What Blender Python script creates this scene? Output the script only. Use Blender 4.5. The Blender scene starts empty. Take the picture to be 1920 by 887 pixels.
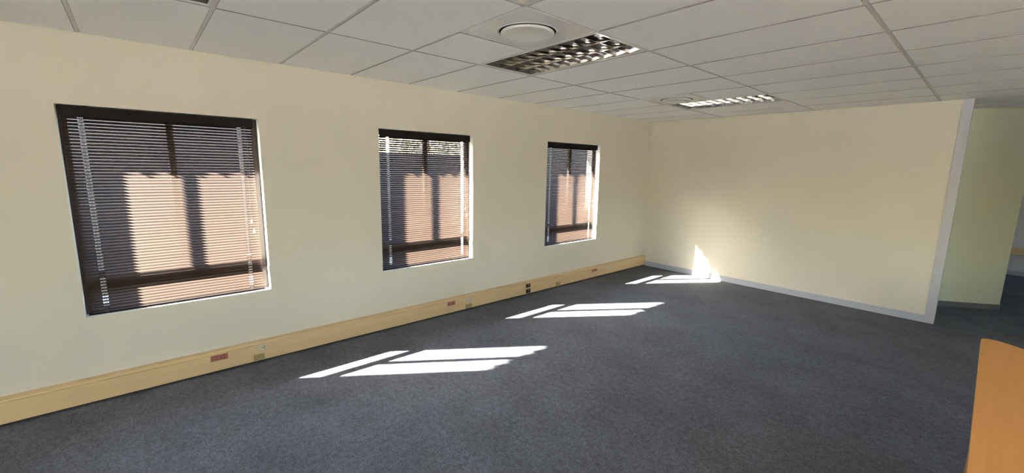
import bpy, bmesh, math, random
from mathutils import Matrix, Vector

random.seed(4)
S = bpy.context.scene
COL = S.collection

# ------------------------------------------------------------------ camera
cam_data = bpy.data.cameras.new('camera')
cam_data.sensor_width = 36.0
cam_data.lens = 14.915
cam_data.clip_start = 0.02
cam = bpy.data.objects.new('camera', cam_data)
COL.objects.link(cam)
R_ = Vector((0.66079, 0.75036, 0.01767)); U_ = Vector((-0.13214, 0.09313, 0.98685)); F_ = Vector((-0.73884, 0.65444, -0.16069))
cam.matrix_world = Matrix(((R_.x, U_.x, -F_.x, 4.15216), (R_.y, U_.y, -F_.y, -1.0062),
                           (R_.z, U_.z, -F_.z, 1.73751), (0, 0, 0, 1)))
S.camera = cam

# ------------------------------------------------------------------ sky, sun, exposure
SUN_DIR = Vector((1.0, 1.47, -1.11)).normalized()
world = bpy.data.worlds.new('world'); S.world = world
world.use_nodes = True
wn = world.node_tree
sky = wn.nodes.new('ShaderNodeTexSky')
sky.sky_type = 'NISHITA'
sky.sun_disc = False
sky.sun_elevation = math.asin(-SUN_DIR.z)
sky.sun_rotation = math.atan2(-SUN_DIR.x, -SUN_DIR.y)
sky.air_density = 1.0; sky.dust_density = 2.0
SKY_STRENGTH = 3.6
wn.nodes['Background'].inputs['Strength'].default_value = SKY_STRENGTH
wn.links.new(sky.outputs[0], wn.nodes['Background'].inputs['Color'])

sd = bpy.data.lights.new('sun', 'SUN'); sd.energy = 220.0; sd.angle = math.radians(0.53); sd.color = (1.0, 0.94, 0.86)
so = bpy.data.objects.new('sun', sd); COL.objects.link(so)
so.rotation_euler = SUN_DIR.to_track_quat('-Z', 'Y').to_euler(); so.location = (-6, -9, 8)

def portal(name, loc, size_u, size_v, direction):
    l = bpy.data.lights.new(name, 'AREA'); l.shape = 'RECTANGLE'; l.size = size_u; l.size_y = size_v
    l.cycles.is_portal = True
    o = bpy.data.objects.new(name, l); COL.objects.link(o)
    o.location = loc; o.rotation_euler = Vector(direction).to_track_quat('-Z', 'Z' if abs(direction[2]) < .5 else 'Y').to_euler()

S.view_settings.view_transform = 'Standard'
S.view_settings.look = 'None'
S.view_settings.gamma = 1.0
S.view_settings.use_curve_mapping = False
S.view_settings.exposure = 0.37
cy = S.cycles
cy.max_bounces = 14; cy.diffuse_bounces = 8; cy.glossy_bounces = 6; cy.transparent_max_bounces = 16
cy.caustics_reflective = True; cy.caustics_refractive = False
cy.sample_clamp_indirect = 12.0
cy.use_denoising = True

# ------------------------------------------------------------------ measures
H = 2.565            # ceiling height
YF = 5.907           # far wall face
YB = -4.8            # wall behind the camera
XR = 8.4108          # wall on the right
YE = 10.6            # end of the rooms beyond
WT = 0.25            # outer wall thickness
XG = [0.0, 1.2108, 2.4108, 3.6108, 4.8108, 6.0108, 7.2108, XR]   # ceiling grid lines
WIN = [(-1.36, -0.186), (0.865, 2.03), (3.295, 4.475)]
WZ0, WZ1 = 0.63, 2.10

# ------------------------------------------------------------------ materials
def new_mat(name):
    m = bpy.data.materials.new(name); m.use_nodes = True
    return m, m.node_tree, m.node_tree.nodes['Principled BSDF']

def mat(name, col, rough=0.6, metal=0.0, var=0.0, scale=8.0, bump=0.0, bscale=200.0, coat=0.0, spec=0.5, sheen=0.0):
    m, t, b = new_mat(name)
    b.inputs['Base Color'].default_value = (*col, 1)
    b.inputs['Roughness'].default_value = rough
    b.inputs['Metallic'].default_value = metal
    b.inputs['Specular IOR Level'].default_value = spec
    if coat: b.inputs['Coat Weight'].default_value = coat; b.inputs['Coat Roughness'].default_value = 0.15
    if sheen: b.inputs['Sheen Weight'].default_value = sheen
    tc = t.nodes.new('ShaderNodeTexCoord')
    if var:
        n = t.nodes.new('ShaderNodeTexNoise'); n.inputs['Scale'].default_value = scale; n.inputs['Detail'].default_value = 5
        t.links.new(tc.outputs['Object'], n.inputs['Vector'])
        r = t.nodes.new('ShaderNodeValToRGB')
        r.color_ramp.elements[0].position = .3; r.color_ramp.elements[1].position = .7
        r.color_ramp.elements[0].color = (*[c * (1 - var) for c in col], 1)
        r.color_ramp.elements[1].color = (*[min(1, c * (1 + var)) for c in col], 1)
        t.links.new(n.outputs[0], r.inputs[0]); t.links.new(r.outputs[0], b.inputs['Base Color'])
    if bump:
        n = t.nodes.new('ShaderNodeTexNoise'); n.inputs['Scale'].default_value = bscale; n.inputs['Detail'].default_value = 3
        t.links.new(tc.outputs['Object'], n.inputs['Vector'])
        bp = t.nodes.new('ShaderNodeBump'); bp.inputs['Strength'].default_value = bump; bp.inputs['Distance'].default_value = .002
        t.links.new(n.outputs[0], bp.inputs['Height']); t.links.new(bp.outputs[0], b.inputs['Normal'])
    return m

M = {}
M['wall'] = mat('cream_wall_paint', (.67, .618, .505), .55, var=.015, scale=3, bump=.12, bscale=160)
M['reveal'] = mat('reveal_daylight_white', (.82, .82, .80), .5)  # whiter than the walls, standing in for blown-out daylight on the reveals
M['sage'] = mat('sage_wall_tone', (.60, .615, .46), .6, var=.02, scale=3, bump=.12, bscale=160)  # greener tone than the cream walls
M['white_wall'] = mat('white_wall_paint', (.70, .70, .72), .6, var=.015, scale=3, bump=.1, bscale=160)
M['tile'] = mat('ceiling_tile_board', (.86, .845, .815), .85, var=.02, scale=40, bump=.25, bscale=420)
M['tile_edge'] = mat('tile_shadow_line', (.32, .30, .275), .9)  # darkened so each tile edge draws a shadow line
M['tee'] = mat('painted_grid_steel', (.68, .66, .63), .5)
M['slab'] = mat('raw_slab', (.30, .29, .27), .9)
M['steelwhite'] = mat('white_enamelled_steel', (.76, .75, .73), .14, spec=.6)
M['duct'] = mat('dark_duct_sheet', (.03, .028, .027), .6)
M['louvre'] = mat('polished_louvre_aluminium', (.46, .445, .43), .09, metal=1.0)
M['reflector'] = mat('lamp_reflector', (.20, .19, .18), .35, metal=.6)
M['tube'] = mat('fluorescent_tube_glass', (.85, .85, .83), .2)
M['lampcap'] = mat('lamp_cap_metal', (.6, .6, .6), .35, metal=1)
M['bronze'] = mat('bronze_window_aluminium', (.05, .038, .032), .45, metal=.3)
M['slat'] = mat('dark_brown_slat_enamel', (.052, .033, .024), .6, spec=.12)
M['rail'] = mat('dark_brown_blind_rail', (.012, .008, .007), .6, spec=.15)
M['cord'] = mat('brown_blind_cord', (.16, .12, .10), .8)
M['wcord'] = mat('white_pull_cord', (.75, .73, .68), .6)
M['skirt'] = mat('grey_skirting_vinyl', (.42, .43, .48), .45)
M['skirt_dark'] = mat('dark_grey_skirting_vinyl', (.15, .145, .155), .5)
M['post'] = mat('grey_partition_post', (.46, .455, .49), .4)
M['trunk'] = mat('beige_trunking_plastic', (.68, .485, .26), .33, var=.03, scale=2.0, spec=.5)
M['redsock'] = mat('red_socket_plastic', (.36, .13, .09), .4)
M['whitesock'] = mat('white_socket_plastic', (.66, .57, .42), .35)
M['oliveplate'] = mat('olive_blank_plate', (.33, .27, .12), .5)
M['black'] = mat('black_socket_plastic', (.012, .011, .012), .4)
M['brownplate'] = mat('brown_blank_plate', (.38, .26, .13), .5)
M['desk_edge'] = mat('desk_edge_band', (.55, .38, .20), .45)
M['desk_leg'] = mat('desk_panel_board', (.45, .26, .11), .5)
M['roof'] = mat('roof_tile_clay', (.30, .16, .10), .8, var=.2, scale=6)
M['ground'] = mat('outside_paving', (.30, .28, .25), .9, var=.2, scale=2)

def carpet():
    m, t, b = new_mat('charcoal_loop_carpet')
    tc = t.nodes.new('ShaderNodeTexCoord')
    def noise(scale, detail, rough=.6):
        n = t.nodes.new('ShaderNodeTexNoise'); n.inputs['Scale'].default_value = scale
        n.inputs['Detail'].default_value = detail; n.inputs['Roughness'].default_value = rough
        t.links.new(tc.outputs['Object'], n.inputs['Vector']); return n
    fine = noise(95, 4, .75); patch = noise(2.2, 4, .6); mid = noise(26, 3, .7)
    r = t.nodes.new('ShaderNodeValToRGB')
    e = r.color_ramp.elements
    e[0].position = .30; e[0].color = (.053, .056, .066, 1)
    e[1].position = .72; e[1].color = (.21, .218, .247, 1)
    t.links.new(fine.outputs[0], r.inputs[0])
    r2 = t.nodes.new('ShaderNodeValToRGB')
    e = r2.color_ramp.elements
    e[0].position = .3; e[0].color = (.82, .82, .82, 1); e[1].position = .7; e[1].color = (1.12, 1.12, 1.14, 1)
    t.links.new(patch.outputs[0], r2.inputs[0])
    mx = t.nodes.new('ShaderNodeMix'); mx.data_type = 'RGBA'; mx.blend_type = 'MULTIPLY'; mx.inputs[0].default_value = 1
    t.links.new(r.outputs[0], mx.inputs[6]); t.links.new(r2.outputs[0], mx.inputs[7])
    r3 = t.nodes.new('ShaderNodeValToRGB'); e = r3.color_ramp.elements
    e[0].position = .3; e[0].color = (.74, .74, .74, 1); e[1].position = .7; e[1].color = (1.24, 1.24, 1.24, 1)
    t.links.new(mid.outputs[0], r3.inputs[0])
    mx2 = t.nodes.new('ShaderNodeMix'); mx2.data_type = 'RGBA'; mx2.blend_type = 'MULTIPLY'; mx2.inputs[0].default_value = 1
    t.links.new(mx.outputs[2], mx2.inputs[6]); t.links.new(r3.outputs[0], mx2.inputs[7])
    t.links.new(mx2.outputs[2], b.inputs['Base Color'])
    b.inputs['Roughness'].default_value = .95; b.inputs['Specular IOR Level'].default_value = .15
    bp = t.nodes.new('ShaderNodeBump'); bp.inputs['Strength'].default_value = .6; bp.inputs['Distance'].default_value = .004
    t.links.new(fine.outputs[0], bp.inputs['Height']); t.links.new(bp.outputs[0], b.inputs['Normal'])
    return m
M['carpet'] = carpet()

def wood():
    m, t, b = new_mat('orange_beech_veneer')
    tc = t.nodes.new('ShaderNodeTexCoord'); mp = t.nodes.new('ShaderNodeMapping')
    mp.inputs['Scale'].default_value = (14, 1.2, 14)
    t.links.new(tc.outputs['Object'], mp.inputs[0])
    n = t.nodes.new('ShaderNodeTexNoise'); n.inputs['Scale'].default_value = 3; n.inputs['Detail'].default_value = 6
    t.links.new(mp.outputs[0], n.inputs['Vector'])
    r = t.nodes.new('ShaderNodeValToRGB'); e = r.color_ramp.elements
    e[0].position = .3; e[0].color = (.82, .36, .095, 1); e[1].position = .75; e[1].color = (.88, .41, .12, 1)
    t.links.new(n.outputs[0], r.inputs[0]); t.links.new(r.outputs[0], b.inputs['Base Color'])
    b.inputs['Roughness'].default_value = .4
    return m
M['wood'] = wood()

def glass():
    m = bpy.data.materials.new('window_glass'); m.use_nodes = True
    t = m.node_tree; t.nodes.clear()
    out = t.nodes.new('ShaderNodeOutputMaterial'); mix = t.nodes.new('ShaderNodeMixShader')
    tr = t.nodes.new('ShaderNodeBsdfTransparent'); tr.inputs[0].default_value = (.93, .95, .94, 1)
    gl = t.nodes.new('ShaderNodeBsdfGlossy'); gl.inputs['Roughness'].default_value = .02
    lw = t.nodes.new('ShaderNodeLayerWeight'); lw.inputs[0].default_value = .5
    pw = t.nodes.new('ShaderNodeMath'); pw.operation = 'POWER'; pw.inputs[1].default_value = 5
    fr = t.nodes.new('ShaderNodeMath'); fr.operation = 'MULTIPLY_ADD'; fr.inputs[1].default_value = .9; fr.inputs[2].default_value = .03
    t.links.new(lw.outputs['Facing'], pw.inputs[0]); t.links.new(pw.outputs[0], fr.inputs[0])
    t.links.new(fr.outputs[0], mix.inputs[0]); t.links.new(tr.outputs[0], mix.inputs[1]); t.links.new(gl.outputs[0], mix.inputs[2])
    t.links.new(mix.outputs[0], out.inputs[0])
    return m
M['glass'] = glass()

# ------------------------------------------------------------------ mesh helpers
class MB:
    def __init__(s): s.v = []; s.f = []
    def add(s, v, f):
        b = len(s.v); s.v += [tuple(p) for p in v]; s.f += [tuple(b + i for i in q) for q in f]; return s
    def box(s, x0, x1, y0, y1, z0, z1):
        return s.add([(x0,y0,z0),(x1,y0,z0),(x1,y1,z0),(x0,y1,z0),(x0,y0,z1),(x1,y0,z1),(x1,y1,z1),(x0,y1,z1)],
                     [(0,3,2,1),(4,5,6,7),(0,1,5,4),(1,2,6,5),(2,3,7,6),(3,0,4,7)])
    def extrude_y(s, prof, y0, y1):
        n = len(prof)
        return s.add([(x, y0, z) for x, z in prof] + [(x, y1, z) for x, z in prof],
                     [tuple(range(n))] + [tuple(range(2*n-1, n-1, -1))] + [(i, n+i, n+(i+1) % n, (i+1) % n) for i in range(n)])
    def extrude_x(s, prof, x0, x1):
        n = len(prof)
        return s.add([(x0, y, z) for y, z in prof] + [(x1, y, z) for y, z in prof],
                     [tuple(range(n-1, -1, -1))] + [tuple(range(n, 2*n))] + [((i+1) % n, n+(i+1) % n, n+i, i) for i in range(n)])
    def prism_z(s, poly, z0, z1):
        n = len(poly)
        return s.add([(x, y, z0) for x, y in poly] + [(x, y, z1) for x, y in poly],
                     [tuple(range(n-1, -1, -1)), tuple(range(n, 2*n))] + [(i, (i+1) % n, n+(i+1) % n, n+i) for i in range(n)])
    def lathe(s, prof, cx, cy, n=48, closed=False):
        v = []
        for r, z in prof:
            v += [(cx + r*math.cos(2*math.pi*k/n), cy + r*math.sin(2*math.pi*k/n), z) for k in range(n)]
        f = []
        m = len(prof)
        for i in range(m if closed else m-1):
            a = i; b = (i+1) % m
            f += [(a*n+k, a*n+(k+1) % n, b*n+(k+1) % n, b*n+k) for k in range(n)]
        if not closed:
            if prof[0][0] > 0: f.append(tuple(range(n-1, -1, -1)))
            if prof[-1][0] > 0: f.append(tuple((m-1)*n + k for k in range(n)))
        return s.add(v, f)
    def tube(s, p0, p1, r, n=10):
        p0 = Vector(p0); p1 = Vector(p1); d = (p1-p0).normalized()
        a = d.orthogonal().normalized(); b = d.cross(a)
        v = [p + r*(math.cos(2*math.pi*k/n)*a + math.sin(2*math.pi*k/n)*b) for p in (p0, p1) for k in range(n)]
        return s.add(v, [(k, (k+1) % n, n+(k+1) % n, n+k) for k in range(n)] + [tuple(range(n-1, -1, -1)), tuple(range(n, 2*n))])
    def mesh(s, name, m, smooth=False):
        me = bpy.data.meshes.new(name); me.from_pydata(s.v, [], s.f)
        bm = bmesh.new(); bm.from_mesh(me); bmesh.ops.recalc_face_normals(bm, faces=bm.faces[:]); bm.to_mesh(me); bm.free()
        me.materials.append(M[m] if isinstance(m, str) else m)
        if smooth:
            for p in me.polygons: p.use_smooth = True
            me.set_sharp_from_angle(angle=math.radians(35))
        me.update(); return me
    def build(s, name, m, parent=None, smooth=False):
        return link(name, s.mesh(name, m, smooth), parent)

def link(name, data, parent=None, loc=None):
    o = bpy.data.objects.new(name, data); COL.objects.link(o)
    if parent is not None: o.parent = parent
    if loc is not None: o.location = loc
    return o

def empty(name, loc):
    o = link(name, None, None, loc); o.empty_display_size = .1; return o

def tag(o, label, cat=None, group=None, kind=None):
    o['label'] = label
    if cat: o['category'] = cat
    if group: o['group'] = group
    if kind: o['kind'] = kind
    return o

def wall_mesh(u0, u1, z0, z1, t, holes, place):
    """wall in local (u, w, z); w = 0 is the room face, w = -t the other; holes are (u0, u1, z0, z1)"""
    us = sorted({u0, u1, *[h[0] for h in holes], *[h[1] for h in holes]})
    zs = sorted({z0, z1, *[h[2] for h in holes], *[h[3] for h in holes]})
    def solid(i, j):
        if i < 0 or j < 0 or i >= len(us)-1 or j >= len(zs)-1: return False
        cu = (us[i]+us[i+1])/2; cz = (zs[j]+zs[j+1])/2
        return not any(h[0] < cu < h[1] and h[2] < cz < h[3] for h in holes)
    b = MB(); slot = []
    def q(*p):
        b.add([place(*x) for x in p], [(0, 1, 2, 3)])
        in_hole = p[0][1] != p[2][1] and all(u0 < x[0] < u1 and z0 < x[2] < z1 for x in p)
        slot.append(1 if in_hole else 0)
    for i in range(len(us)-1):
        for j in range(len(zs)-1):
            if not solid(i, j): continue
            a, c, d, e = us[i], us[i+1], zs[j], zs[j+1]
            q((a,0,d),(c,0,d),(c,0,e),(a,0,e)); q((a,-t,d),(a,-t,e),(c,-t,e),(c,-t,d))
            if not solid(i-1, j): q((a,0,d),(a,0,e),(a,-t,e),(a,-t,d))
            if not solid(i+1, j): q((c,0,d),(c,-t,d),(c,-t,e),(c,0,e))
            if not solid(i, j-1): q((a,0,d),(a,-t,d),(c,-t,d),(c,0,d))
            if not solid(i, j+1): q((a,0,e),(c,0,e),(c,-t,e),(a,-t,e))
    bm = bmesh.new()
    vs = [bm.verts.new(v) for v in b.v]
    for f, k in zip(b.f, slot): bm.faces.new([vs[i] for i in f]).material_index = k
    bmesh.ops.remove_doubles(bm, verts=bm.verts[:], dist=1e-5)
    bmesh.ops.recalc_face_normals(bm, faces=bm.faces[:])
    me = bpy.data.meshes.new('wall'); bm.to_mesh(me); bm.free()
    return me

# ------------------------------------------------------------------ setting: shell
fl = MB().box(-WT, XR+WT, YB-WT, YE+WT, -.12, 0).build('floor', 'carpet')
tag(fl, 'dark charcoal carpet covering the office floor', kind='structure')

left_holes = [(a, b, WZ0, WZ1) for a, b in WIN]
me = wall_mesh(YB-WT, YE+WT, 0, H+.3, WT, left_holes, lambda u, w, z: (w, u, z)); me.materials.append(M['wall']); me.materials.append(M['reveal'])
wl = tag(link('wall_left', me), 'cream painted wall with three blind-covered windows', kind='structure')

BACK_FILL_WIN = [(3.4, 5.0), (5.6, 7.2)]  # unseen windows added to light the room from behind
me = wall_mesh(0, XR, 0, H+.3, WT, [(a, b, .75, 2.15) for a, b in BACK_FILL_WIN], lambda u, w, z: (u, YB+w, z)); me.materials.append(M['wall']); me.materials.append(M['reveal'])
tag(link('wall_back', me), 'cream wall behind the viewer with added windows for fill daylight', kind='structure')
RIGHT_FILL_WIN = [(1.0, 2.6), (9.4, 10.4)]  # unseen windows added to light the desk side and the wall beyond
me = wall_mesh(YB-WT, YE+WT, 0, H+.3, WT, [(a, b, .75, 2.15) for a, b in RIGHT_FILL_WIN], lambda u, w, z: (XR-w, u, z)); me.materials.append(M['wall']); me.materials.append(M['reveal'])
tag(link('wall_right', me), 'cream wall on the far right side with added windows for fill daylight', kind='structure')

WE = 3.875           # free end of the far wall
wf = MB().box(.0, WE-.012, YF, YF+.10, 0, H).build('wall_far', 'wall')
tag(wf, 'plain cream partition wall at the end of the room', kind='structure')
wb = MB().box(0, XR, YE, YE+WT, 0, H+.3).build('wall_beyond', 'white_wall')
tag(wb, 'pale white wall of the room beyond the opening', kind='structure')

wo = MB().box(4.95, XR, YF+.0, YF+.10, 0, H).build('wall_light_block', 'wall')  # added out of view to block window light from the corridor
tag(wo, 'added cream partition, out of view, keeping window light off the floor beyond', kind='structure')
# slanted partition seen through the opening
PA, PB = Vector((2.55, 6.02)), Vector((4.385, 7.335))
pd = (PB-PA).normalized(); pn = Vector((-pd.y, pd.x))
def strip_poly(a, b, w0, w1): return [tuple(a+pn*w0), tuple(b+pn*w0), tuple(b+pn*w1), tuple(a+pn*w1)]
ws = MB().prism_z(strip_poly(PA, PB, 0, .10), 0, H).build('wall_slanted', 'sage')
tag(ws, 'sage green partition standing at an angle beyond the opening', kind='structure')
bs = MB().prism_z(strip_poly(PA+pd*.05, PB, -.012, -.0005), 0.001, .075).build('baseboard_slanted', 'skirt_dark')
tag(bs, 'dark grey skirting along the sage green partition', kind='structure')

# grey skirting and end post of the far wall
bf = MB().extrude_x([(YF-.0005, .001), (YF-.014, .001), (YF-.014, .078), (YF-.008, .086), (YF-.0005, .086)], .062, WE-.085).build('baseboard_far', 'skirt')
tag(bf, 'grey skirting strip along the far cream wall', kind='structure')
tp = MB().box(WE-.085, WE, YF-.010, YF-.0005, 0.001, H-.002).box(WE-.0115, WE, YF-.0005, YF+.1, .001, H-.002)
tp = tp.box(WE-.085, WE, YF+.1005, YF+.11, .001, H-.002).build('trim_1', 'post')
tag(tp, 'pale grey post capping the free end of the far wall', kind='structure')

# ------------------------------------------------------------------ windows
def window(n, place, u0, u1, z0, z1, label, transom=True):
    """frame centred on depth w = -.11 of the opening"""
    d0, d1 = -.13, -.09
    def bx(a, b, c, d, w0=d0, w1=d1):
        m = MB(); m.box(a, b, w0, w1, c, d); m.v = [place(*p) for p in m.v]; return m
    e = .0008
    fw = .042
    m = MB()
    for a, b, c, d in ((u0+e, u0+fw, z0+e, z1-e), (u1-fw, u1-e, z0+e, z1-e), (u0+fw, u1-fw, z0+e, z0+fw), (u0+fw, u1-fw, z1-fw, z1-e)):
        t = bx(a, b, c, d); m.add(t.v, t.f)
    root = tag(m.build(f'window_{n}', 'bronze'), label, kind='structure')
    zt = z0 + .285; uc = (u0+u1)/2
    bx(u0+fw, u1-fw, zt-.027, zt+.027).build('transom', 'bronze', root)
    bx(uc-.021, uc+.021, zt+.027, z1-fw).build('mullion', 'bronze', root)
    for a, b in ((u0+fw, uc-.021), (uc+.021, u1-fw)):
        bx(a, b, zt+.027, z1-fw, -.112, -.108).build('pane', 'glass', root)
    bx(u0+fw, u1-fw, z0+fw, zt-.027, -.112, -.108).build('pane', 'glass', root)
    return root

PL = lambda u, w, z: (w, u, z)
for i, (a, b) in enumerate(WIN):
    window(i+1, PL, a, b, WZ0, WZ1, ['dark bronze window frame behind the blind nearest the viewer',
           'dark bronze window frame behind the middle blind', 'dark bronze window frame behind the blind nearest the corner'][i])
n = 4
for a, b in BACK_FILL_WIN:
    window(n, lambda u, w, z: (u, YB+w, z), a, b, .75, 2.15, 'added bronze window behind the viewer letting in fill daylight'); n += 1
for a, b in RIGHT_FILL_WIN:
    window(n, lambda u, w, z: (XR-w, u, z), a, b, .75, 2.15, 'added bronze window in the right wall letting in fill daylight'); n += 1
for a, b in WIN: portal('sky_portal', (-WT-.01, (a+b)/2, (WZ0+WZ1)/2), b-a, WZ1-WZ0, (1, 0, 0))
for a, b in BACK_FILL_WIN: portal('sky_portal', ((a+b)/2, YB-WT-.01, 1.45), b-a, 1.4, (0, 1, 0))
for a, b in RIGHT_FILL_WIN: portal('sky_portal', (XR+WT+.01, (a+b)/2, 1.45), b-a, 1.4, (-1, 0, 0))

# ------------------------------------------------------------------ outside: paving and tiled eaves
g = MB().box(-60, 60, -60, 60, -.5, -.3).build('ground', 'ground')
tag(g, 'sunlit paving outside the building', kind='structure')

M['bound'] = mat('added_boundary_dark', (.034, .031, .031), .9, var=.15, scale=1.5)  # very dark so the gaps between slats stay dim
bw = MB().box(-4.9, -4.6, -9, 2.9, -.3, 4.3).box(-4.9, -4.6, 2.9, 5.9, -.3, 2.0).box(-4.9, -4.6, 5.9, 18, -.3, 4.3).build('added_boundary_wall', 'bound')  # wall added to dim what shows through the blinds
tag(bw, 'added dark boundary wall outside dimming the view through the blinds', kind='structure')

# tree added behind the low stretch of the boundary wall to break up sky
M['leaf'] = mat('tree_leaf', (.17, .14, .085), .6, var=.4, scale=4)
M['bark'] = mat('tree_bark', (.12, .09, .07), .9)
tree = tag(empty('tree', (-8.0, 6.1, -.3)), 'added leafy tree outside breaking up the sky behind the middle blind', 'tree')
MB().lathe([(.16, 0), (.12, .8), (.10, 1.8), (.07, 2.6), (.02, 3.4)], 0, 0, 10).build('trunk', 'bark', tree, True)
lm = MB(); rl = random.Random(7)
for k in range(2600):
    while True:
        q = Vector((rl.uniform(-1, 1), rl.uniform(-1, 1), rl.uniform(-1, 1)))
        if q.length < 1: break
    c = Vector((q.x*1.7, q.y*2.2, 3.1+q.z*1.4)); a = Vector((rl.gauss(0, 1), rl.gauss(0, 1), rl.gauss(0, .6))).normalized(); b = a.orthogonal().normalized(); sz = rl.uniform(.05, .10)
    lm.add([c-a*sz, c+b*sz*.45, c+a*sz, c-b*sz*.45], [(0, 1, 2, 3)])
me = bpy.data.meshes.new('foliage'); me.from_pydata(lm.v, [], lm.f); me.materials.append(M['leaf']); me.update()
fo = link('foliage', me, tree); fo['kind'] = 'stuff'

def eaves(u0, u1, place, name, label):
    m = MB(); pitch = .16; per = 8
    k = int((u1-u0)/pitch*per); rows = ((.40, 3.02), (-.75, 2.390))
    for j in range(2):
        for w, z in rows:
            m.v += [place(u0 + i*(u1-u0)/k, w, z + j*.05 + .042*abs(math.sin(math.pi*i/per))) for i in range(k+1)]
    N = k+1
    for i in range(k):
        m.f += [(i, i+1, N+i+1, N+i), (2*N+i, 3*N+i, 3*N+i+1, 2*N+i+1), (N+i, N+i+1, 3*N+i+1, 3*N+i), (i, 2*N+i, 2*N+i+1, i+1)]
    m.f += [(0, N, 3*N, 2*N), (k, 2*N+k, 3*N+k, N+k)]
    return tag(m.build(name, 'roof'), label, kind='structure')
eaves(YB-1.0, YE+.5, lambda u, w, z: (w, u, z), 'roof_eaves', 'clay tiled eaves above the outside of the window wall')
eaves(.41, XR+.3, lambda u, w, z: (u, YB+w, z), 'roof_eaves', 'clay tiled eaves above the wall behind the viewer')

# ------------------------------------------------------------------ ceiling
ceil = MB().box(-WT+.0, XR+WT, YB-WT, YE+WT, H+.301, H+.36).build('ceiling', 'slab')
tag(ceil, 'suspended ceiling of white lay-in tiles in a steel grid', kind='structure')
rows = [YB + .6*k for k in range(int(round((YE-YB)/.6))+1)] + [YE]
rows = sorted({round(r, 4) for r in rows if r <= YE})
tile_cache = {}
TG = .008
def tile(x0, x1, y0, y1):
    w, d = round(x1-x0, 3), round(y1-y0, 3)
    if (w, d) not in tile_cache:
        a, b = w/2-TG, d/2-TG; e = .0025
        m = MB()
        v = [(-a,-b,.018),(a,-b,.018),(a,b,.018),(-a,b,.018),(-a,-b,e),(a,-b,e),(a,b,e),(-a,b,e),(-a+e,-b+e,0),(a-e,-b+e,0),(a-e,b-e,0),(-a+e,b-e,0)]
        f = [(0,1,2,3),(8,11,10,9)]
        for i in range(4):
            j = (i+1) % 4; f += [(i, 4+i, 4+j, j), (4+i, 8+i, 8+j, 4+j)]
        me = m.add(v, f).mesh('ceiling_tile', 'tile'); me.materials.append(M['tile_edge'])
        for p in me.polygons:
            if abs(p.normal.z) < .9: p.material_index = 1
        tile_cache[(w, d)] = me
    return link('ceiling_tile', tile_cache[(w, d)], ceil, ((x0+x1)/2, (y0+y1)/2, H + random.uniform(0, .0010)))

XA, XM, XB = XG[1], XG[1]+.6, XG[2]
skip_full = [(1, 1.2), (1, 4.2), (1, -1.2)]                  # lights
half = {(1, .6): (XA, XM), (1, 3.6): (XM, XB), (2, 0.0): (XB+.6, XG[3])}   # remaining half tile beside a vent
for c in range(7):
    for y0, y1 in zip(rows[:-1], rows[1:]):
        key = (c, round(y0, 3)); key = (c, key[1] + 0.0)
        if any(k[0] == c and abs(k[1]-y0) < .01 for k in skip_full): continue
        x0, x1 = XG[c], XG[c+1]
        hk = [k for k in half if k[0] == c and abs(k[1]-y0) < .01]
        if hk: x0, x1 = half[hk[0]]
        if y0 > 5.3 and y0 < 5.5 and c < 3: y1 = YF
        if y0 > 5.5 and c < 2: continue
        tile(x0+.002, x1-.002, y0+.002, y1-.002)
# grid tees
for x in XG[1:-1]:
    y1 = YF-.001 if x < WE-.2 else YE
    MB().box(x-.012, x+.012, YB, y1, H+.0045, H+.0065).box(x-.001, x+.001, YB, y1, H+.0065, H+.03).build('main_runner', 'tee', ceil)
for y in rows[1:-1]:
    xs = [(XG[c], XG[c+1]) for c in range(7) if not (y > 5.9 and c < 3)]
    for x0, x1 in xs:
        a = x0 + (.012 if x0 > 0 else 0); b = x1 - (.012 if x1 < XR else 0)
        if y > 5.9 and x0 < 3.7 and y < 6.02: a = WE+.002
        MB().box(a, b, y-.012, y+.012, H+.0050, H+.0065).box(a, b, y-.001, y+.001, H+.0065, H+.03).build('cross_tee', 'tee', ceil)
for x, y0, y1 in ((XM, .6, 1.2), (XM, 3.6, 4.2), (XB+.6, 0.0, .6)):
    MB().box(x-.012, x+.012, y0+.012, y1-.012, H+.0050, H+.0065).build('cross_tee', 'tee', ceil)
# wall angles
MB().box(.0005, .020, YB+.02, YF-.02, H+.0045, H+.006).build('wall_angle', 'tee', ceil)
MB().box(.02, WE-.10, YF-.020, YF-.0005, H+.0045, H+.006).build('wall_angle', 'tee', ceil)

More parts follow.
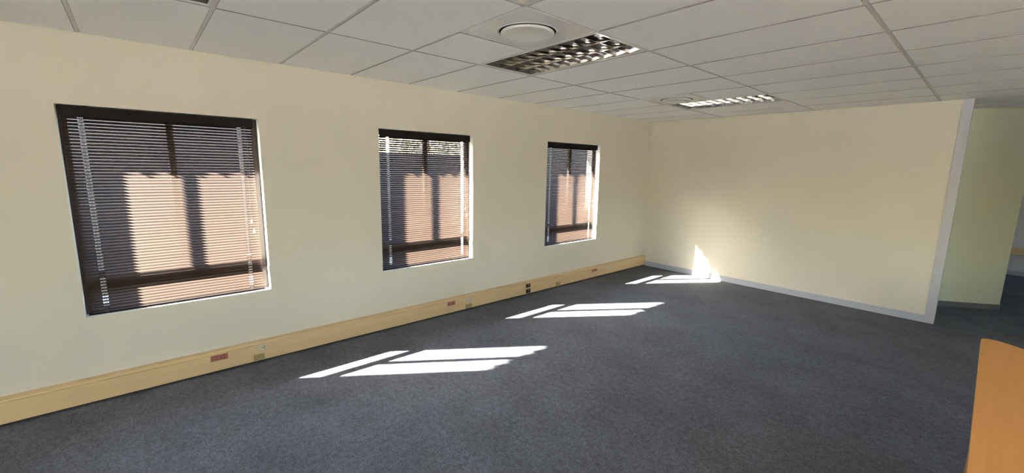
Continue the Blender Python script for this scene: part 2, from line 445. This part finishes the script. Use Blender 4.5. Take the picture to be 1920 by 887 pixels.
# ------------------------------------------------------------------ recessed louvre lights
def ceiling_light(y0, label):
    cx, cy_ = (XA+XB)/2, y0+.3
    r = tag(empty('ceiling_light', (cx, cy_, H+.0042)), label, 'light', 'recessed louvre lights')
    L, W = .588, .288
    hz = .085
    # housing: open-bottomed tray
    m = MB()
    t = .002
    m.box(-L, L, -W, W, hz, hz+t).box(-L, -L+t, -W, W, 0, hz).box(L-t, L, -W, W, 0, hz).box(-L+t, L-t, -W, -W+t, 0, hz).box(-L+t, L-t, W-t, W, 0, hz)
    m.build('housing', 'reflector', r)
    fr = MB(); b = .016
    for a in ((-L, L, -W, -W+b), (-L, L, W-b, W), (-L, -L+b, -W+b, W-b), (L-b, L, -W+b, W-b)): fr.box(*a, -.003, 0)
    fr.build('frame', 'steelwhite', r)
    li, wi = L-b, W-b
    chan = 2*wi/3
    # lengthwise blades (wedge section), two inner ones and two sloped sides
    for k in (-1, 1):
        yb = k*chan/2
        MB().extrude_x([(yb-.004, .0005), (yb+.004, .0005), (yb+.007, .03), (yb+.016, .058), (yb-.016, .058), (yb-.007, .03)], -li, li).build('lengthwise_blade', 'louvre', r)
        ys = k*wi
        MB().extrude_x([(ys, .0005), (ys-k*.003, .0005), (ys-k*.009, .03), (ys-k*.018, .058), (ys, .058)], -li, li).build('side_reflector', 'louvre', r)
    nb = 10
    cross = None
    for c in range(3):
        yc = (c-1)*chan
        for i in range(1, nb):
            x = -li + 2*li*i/nb
            if cross is None:
                hw = chan/2-.006
                cross = MB().extrude_y([(-.002, .001), (.002, .001), (.0045, .022), (.011, .052), (-.011, .052), (-.0045, .022)], -hw, hw).mesh('cross_blade', 'louvre')
            link('cross_blade', cross, r, (x, yc, 0))
        tb = MB().tube((-li+.02, yc, .066), (li-.02, yc, .066), .013, 14).build('tube', 'tube', r, True)
        for s in (-1, 1):
            MB().tube((s*(li-.02), yc, .066), (s*(li-.002), yc, .066), .0135, 14).build('end_cap', 'lampcap', tb, True)
    return r
ceiling_light(1.2, 'unlit louvred ceiling light beside the round vent, nearer the viewer')
ceiling_light(4.2, 'far louvred ceiling light catching a white glint near the end wall')
ceiling_light(-1.2, 'louvred ceiling light cut off by the top edge above the nearest window')

# ------------------------------------------------------------------ round air vents and square vent
def round_vent(x0, y0, label):
    cx, cy_ = x0+.3, y0+.3
    r = tag(empty('air_vent', (cx, cy_, H+.0042)), label, 'vent', 'round plate air vents')
    n = 64; a = .288; rh = .182
    v = []; f = []
    for z in (-.002, .001):
        for k in range(n):
            t = 2*math.pi*k/n; c, s = math.cos(t), math.sin(t); q = a/max(abs(c), abs(s))
            v += [(q*c, q*s, z)]
        for k in range(n):
            t = 2*math.pi*k/n; v += [(rh*math.cos(t), rh*math.sin(t), z)]
    N = 2*n
    for k in range(n):
        j = (k+1) % n
        f += [(k, j, n+j, n+k), (N+k, N+n+k, N+n+j, N+j), (k, N+k, N+j, j), (n+k, n+j, N+n+j, N+n+k)]
    MB().add(v, f).build('face_plate', 'steelwhite', r)
    MB().lathe([(rh+.001, -.002), (rh+.006, -.006), (rh+.001, -.009), (rh-.006, -.006), (rh-.006, .0)], 0, 0, n, True).build('rim_ring', 'steelwhite', r, True)
    MB().lathe([(rh-.001, .001), (.160, .05), (.14, .06), (.14, .2), (.138, .2), (.138, .058), (.158, .048), (rh-.004, .001)], 0, 0, n, True).build('neck', 'duct', r, True)
    MB().lathe([(.0, .19), (.138, .19), (.138, .195), (0, .195)], 0, 0, n, True).build('damper', 'duct', r)
    MB().lathe([(.0, -.016), (.145, -.020), (.158, -.023), (.164, -.021), (.167, -.014), (.164, -.008), (.156, -.007), (.0, -.012)], 0, 0, n).build('centre_disc', 'steelwhite', r, True)
    for k in range(3):
        t = 2*math.pi*k/3 + .5
        MB().box(-.006, .006, -.001, .001, -.004, .06).build('hanger', 'duct', r).location = (.12*math.cos(t), .12*math.sin(t), 0)
    return r
round_vent(XM, .6, 'white round air vent in square plate beside the nearer louvred light')
round_vent(XA, 3.6, 'far white round air vent beside the ceiling light near the end wall')

sv = tag(empty('air_vent', (XB+.3, .3, H+.0042)), 'square stepped air vent cut off by the top edge of the picture', 'vent')
def sq_ring(a0, z0, a1, z1, t=.002):
    v = []
    for a, z in ((a0, z0), (a1, z1), (a1, z1+t), (a0, z0+t)):
        v += [(-a,-a,z),(a,-a,z),(a,a,z),(-a,a,z)]
    f = []
    for q in range(4):
        p = (q+1) % 4
        for i in range(4):
            j = (i+1) % 4; f.append((q*4+i, q*4+j, p*4+j, p*4+i))
    return MB().add(v, f)
sq_ring(.288, -.002, .262, -.003).build('border', 'steelwhite', sv)
for k, a in enumerate((.262, .205, .150, .095)):
    sq_ring(a, -.003-.002*(k > 0), a-.045, .028).build('vane', 'whitesock', sv)
MB().box(-.285, .285, -.285, .285, .06, .062).build('duct_back', 'duct', sv)

# ------------------------------------------------------------------ venetian blinds
PITCH, NSLAT, TILT = .0222, 63, math.radians(34)
BW = 1.108
BX = -.045
def slat_mesh():
    """slat along local y, tilted so its room edge hangs low; two route holes"""
    hw, thick, sag = .0160, .0005, .0016
    us = [-1, -.45, 0, .45, 1]
    holes = [(-.462-.015, -.462+.015), (.462-.015, .462+.015)]
    ys = [-BW/2, holes[0][0], holes[0][1], holes[1][0], holes[1][1], BW/2]
    ct, st = math.cos(TILT), math.sin(TILT)
    def pt(u, y, o):
        x = u*hw; z = sag*(1-u*u) + o
        return (x*ct + z*st, y, -x*st + z*ct)
    m = MB()
    for i in range(5):
        spans = [(0, 1), (3, 4)] if i in (1, 3) else [(0, 1), (1, 2), (2, 3), (3, 4)]
        for a, b in spans:
            p = [pt(us[a], ys[i], 0), pt(us[b], ys[i], 0), pt(us[b], ys[i+1], 0), pt(us[a], ys[i+1], 0),
                 pt(us[a], ys[i], thick), pt(us[b], ys[i], thick), pt(us[b], ys[i+1], thick), pt(us[a], ys[i+1], thick)]
            m.add(p, [(0,3,2,1), (4,5,6,7)])
            if a == 0 or i in (1, 3): m.add([p[0], p[3], p[7], p[4]], [(0, 1, 2, 3)])
            if b == 4 or i in (1, 3): m.add([p[1], p[5], p[6], p[2]], [(0, 1, 2, 3)])
    me = bpy.data.meshes.new('slat'); me.from_pydata(m.v, [], m.f); me.materials.append(M['slat']); me.update()
    for p in me.polygons: p.use_smooth = False
    return me
SLAT = slat_mesh()
HEAD = MB().extrude_y([(-.022, .006), (.020, .006), (.024, .010), (.024, .056), (.020, .060), (-.022, .060)], -BW/2-.004, BW/2+.004).mesh('headrail', 'rail')
VAL = MB().extrude_y([(.026, -.006), (.029, -.006), (.029, .064), (.026, .064)], -BW/2-.006, BW/2+.006).mesh('valance', 'rail')
BOT = MB().extrude_y([(-.013, .001), (.011, .001), (.013, .004), (.013, .012), (.010, .015), (-.011, .015), (-.013, .012)], -BW/2, BW/2).mesh('bottom_rail', 'rail')
CAP = MB().box(-.014, .014, -.002, .002, .0, .016).mesh('end_cap', 'rail')
def blind(a, b, label):
    yc = a + .574
    r = tag(empty('venetian_blind', (BX, yc, WZ0)), label, 'blind', 'dark brown venetian blinds')
    top = WZ1-WZ0
    link('headrail', HEAD, r, (0, 0, top-.064))
    link('valance', VAL, r, (0, 0, top-.070))
    br = link('bottom_rail', BOT, r, (0, 0, .0))
    for s in (-1, 1): link('end_cap', CAP, br, (0, s*(BW/2+.002), 0))
    for k in range(NSLAT):
        o = link('slat', SLAT, r, (0, random.uniform(-.001, .001), .034 + k*PITCH))
        o.rotation_euler = (random.uniform(-.0006, .0006), random.uniform(-.012, .012), 0)
    z1 = top-.06
    for s in (-1, 1):
        y = s*.462
        lad = MB()
        for xx in (-.0125, .0125): lad.tube((xx, y-.006, .01), (xx, y-.006, z1), .0007, 5).tube((xx, y+.006, .01), (xx, y+.006, z1), .0007, 5)
        for k in range(NSLAT):
            z = .034 + k*PITCH - .0012
            lad.tube((-.0125*math.cos(TILT), y-.006, z+.0125*math.sin(TILT)), (.0125*math.cos(TILT), y-.006, z-.0125*math.sin(TILT)), .0006, 4)
        lad.build('ladder_cord', 'cord', r)
        MB().tube((0, y, .01), (0, y, z1), .001, 6).build('lift_cord', 'cord', r)
    # pull cords with a white tassel at the right end
    y = BW/2 - .055
    pc = MB().tube((.031, y-.004, .63), (.031, y-.004, z1), .0010, 6).tube((.031, y+.010, .55), (.031, y+.010, z1), .0010, 6).build('pull_cord', 'cord', r)
    for yy, zz in ((y-.004, .63), (y+.010, .55)):
        MB().lathe([(.002, 0.0), (.003, -.004), (.008, -.030), (.007, -.036), (.002, -.038)], 0, 0, 12).build('tassel', 'wcord', pc, True).location = (.031, yy, zz)
    return r
blind(*WIN[0], 'largest dark brown venetian blind in the window nearest the viewer')
blind(*WIN[1], 'dark brown venetian blind in the middle window')
blind(*WIN[2], 'dark brown venetian blind in the window nearest the far corner')

# ------------------------------------------------------------------ beige power trunking
def trunking(name, label, x, y0, y1):
    r = tag(empty(name, (x, y0, 0)), label, 'trunking')
    L = y1-y0
    MB().extrude_y([(.001, .018), (.050, .018), (.050, .172), (.001, .172)], 0, L).build('back_box', 'trunk', r)
    MB().extrude_y([(.050, .018), (.056, .016), (.060, .020), (.060, .096), (.059, .0985), (.050, .0985)], 0, L).build('lower_cover', 'trunk', r)
    MB().extrude_y([(.050, .099), (.059, .099), (.060, .101), (.060, .158), (.057, .162), (.050, .162)], 0, L).build('upper_cover', 'trunk', r)
    MB().extrude_y([(.001, .172), (.050, .164), (.058, .164), (.060, .168), (.057, .176), (.046, .181), (.020, .185), (.001, .186)], 0, L).build('top_lip', 'trunk', r)
    return r
T0 = -4.78
tr = trunking('power_trunking', 'beige plastic power trunking running along the window wall', .0, T0, YF-.001)
tr['category'] = 'trunking'

def socket(y, z, w, h, colour, label, kind):
    """a socket module clipped into the trunking cover"""
    y -= T0
    e = .003
    x0, x1 = .0602, .0665
    def plate(a, b, c, d, xa, xb):
        v = [(xa,a,c),(xa,b,c),(xa,b,d),(xa,a,d),(xb,a+e,c+e),(xb,b-e,c+e),(xb,b-e,d-e),(xb,a+e,d-e)]
        return v, [(0,3,2,1),(4,5,6,7)] + [(i, (i+1) % 4, 4+(i+1) % 4, 4+i) for i in range(4)]
    s = MB().add(*plate(y-w/2, y+w/2, z-h/2, z+h/2, x0, x1)).build('socket', colour, tr)
    s['label'] = label
    if kind == 'plug':
        sw = MB().add(*plate(y-w*.40, y-w*.16, z-h*.30, z+h*.30, x1+.0001, x1+.004)).build('switch', colour, s)
        for dy, dz in ((.10, 0), (.28, h*.22), (.28, -h*.22)):
            MB().box(x1-.001, x1+.0006, y+w*dy-.004, y+w*dy+.004, z+dz-.004, z+dz+.004).build('pin_hole', 'black', s)
    elif kind == 'open':
        MB().add(*plate(y-w*.36, y+w*.36, z-h*.34, z+h*.34, x1+.0001, x1+.002)).build('insert', 'black', s)
        MB().box(x1+.002, x1+.0035, y-w*.12, y+w*.12, z+h*.1, z+h*.34).build('latch', 'brownplate', s)
    return s
socket(-.615, .131, .12, .050, 'redsock', 'red plug socket', 'plug')
socket(-.305, .131, .075, .046, 'whitesock', 'off-white socket plate', 'plug')
socket(-.330, .050, .085, .055, 'oliveplate', 'olive brown blank plate', 'blank')
socket(1.675, .131, .11, .048, 'redsock', 'dull red plug socket', 'plug')
socket(1.93, .131, .075, .046, 'whitesock', 'off-white socket plate', 'plug')
socket(1.93, .048, .09, .050, 'oliveplate', 'olive brown blank plate', 'blank')
socket(2.93, .131, .085, .052, 'black', 'black upper socket', 'open')
socket(2.935, .053, .085, .056, 'black', 'black lower socket', 'open')
socket(3.54, .055, .085, .050, 'brownplate', 'brown blank plate', 'blank')
socket(4.40, .131, .13, .046, 'redsock', 'faded red plug socket', 'plug')
socket(4.77, .131, .10, .046, 'whitesock', 'off-white socket plate', 'plug')
socket(4.74, .060, .10, .045, 'trunk', 'beige blank plate', 'blank')

# beige rail on the wall of the room beyond
fr = tag(empty('wall_rail', (4.0, YE-.001, .38)), 'beige rail across the pale wall beyond the opening', 'rail')
MB().extrude_x([(-.06, .0), (-.001, .0), (-.001, .115), (-.05, .115), (-.06, .105)], 0, 4.3).build('rail_body', 'trunk', fr)
MB().box(0, 4.3, -.0625, -.0602, .05, .056).build('groove_strip', 'desk_edge', fr)
bb = MB().box(0.002, XR-.002, YE-.014, YE-.0005, .001, .08).build('baseboard_beyond', 'skirt')
tag(bb, 'grey skirting below the beige rail beyond the opening', kind='structure')

# ------------------------------------------------------------------ desk at the right edge
dk = tag(empty('desk', (4.6, 1.8, 0)), 'orange wooden desk with a rounded corner at the right edge', 'desk')
D0 = Vector((4.6, 1.8))
poly = [(4.215, .55), (4.215, 2.84), (4.2155, 2.875), (4.219, 2.892), (4.232, 2.906), (4.257, 2.913), (4.283, 2.912), (4.305, 2.904), (4.347, 2.876),
        (4.39, 2.842), (4.92, 2.40), (4.985, 2.33), (5.01, 2.25), (5.015, .55)]
poly = [(x-D0.x, y-D0.y) for x, y in poly]
def inset(p, d):
    c = Vector((.02, -.2)); return [tuple(Vector(q) + (c-Vector(q)).normalized()*d) for q in p]
MB().prism_z(poly, .706, .7285).build('edge_band', 'desk_edge', dk)
m = MB(); pi = inset(poly, .003); nn = len(poly)
m.add([(x, y, .7286) for x, y in poly] + [(x, y, .7305) for x, y in pi], [tuple(range(nn, 2*nn))] + [(i, (i+1) % nn, nn+(i+1) % nn, nn+i) for i in range(nn)])
m.build('desk_top', 'wood', dk)
MB().box(-.36, .36, .40, .425, 0, .706).build('side_panel', 'desk_leg', dk)
MB().box(-.36, .36, -1.2, -1.175, 0, .706).build('side_panel', 'desk_leg', dk)
MB().box(.30, .32, -1.175, .40, .2, .69).build('modesty_panel', 'desk_leg', dk)
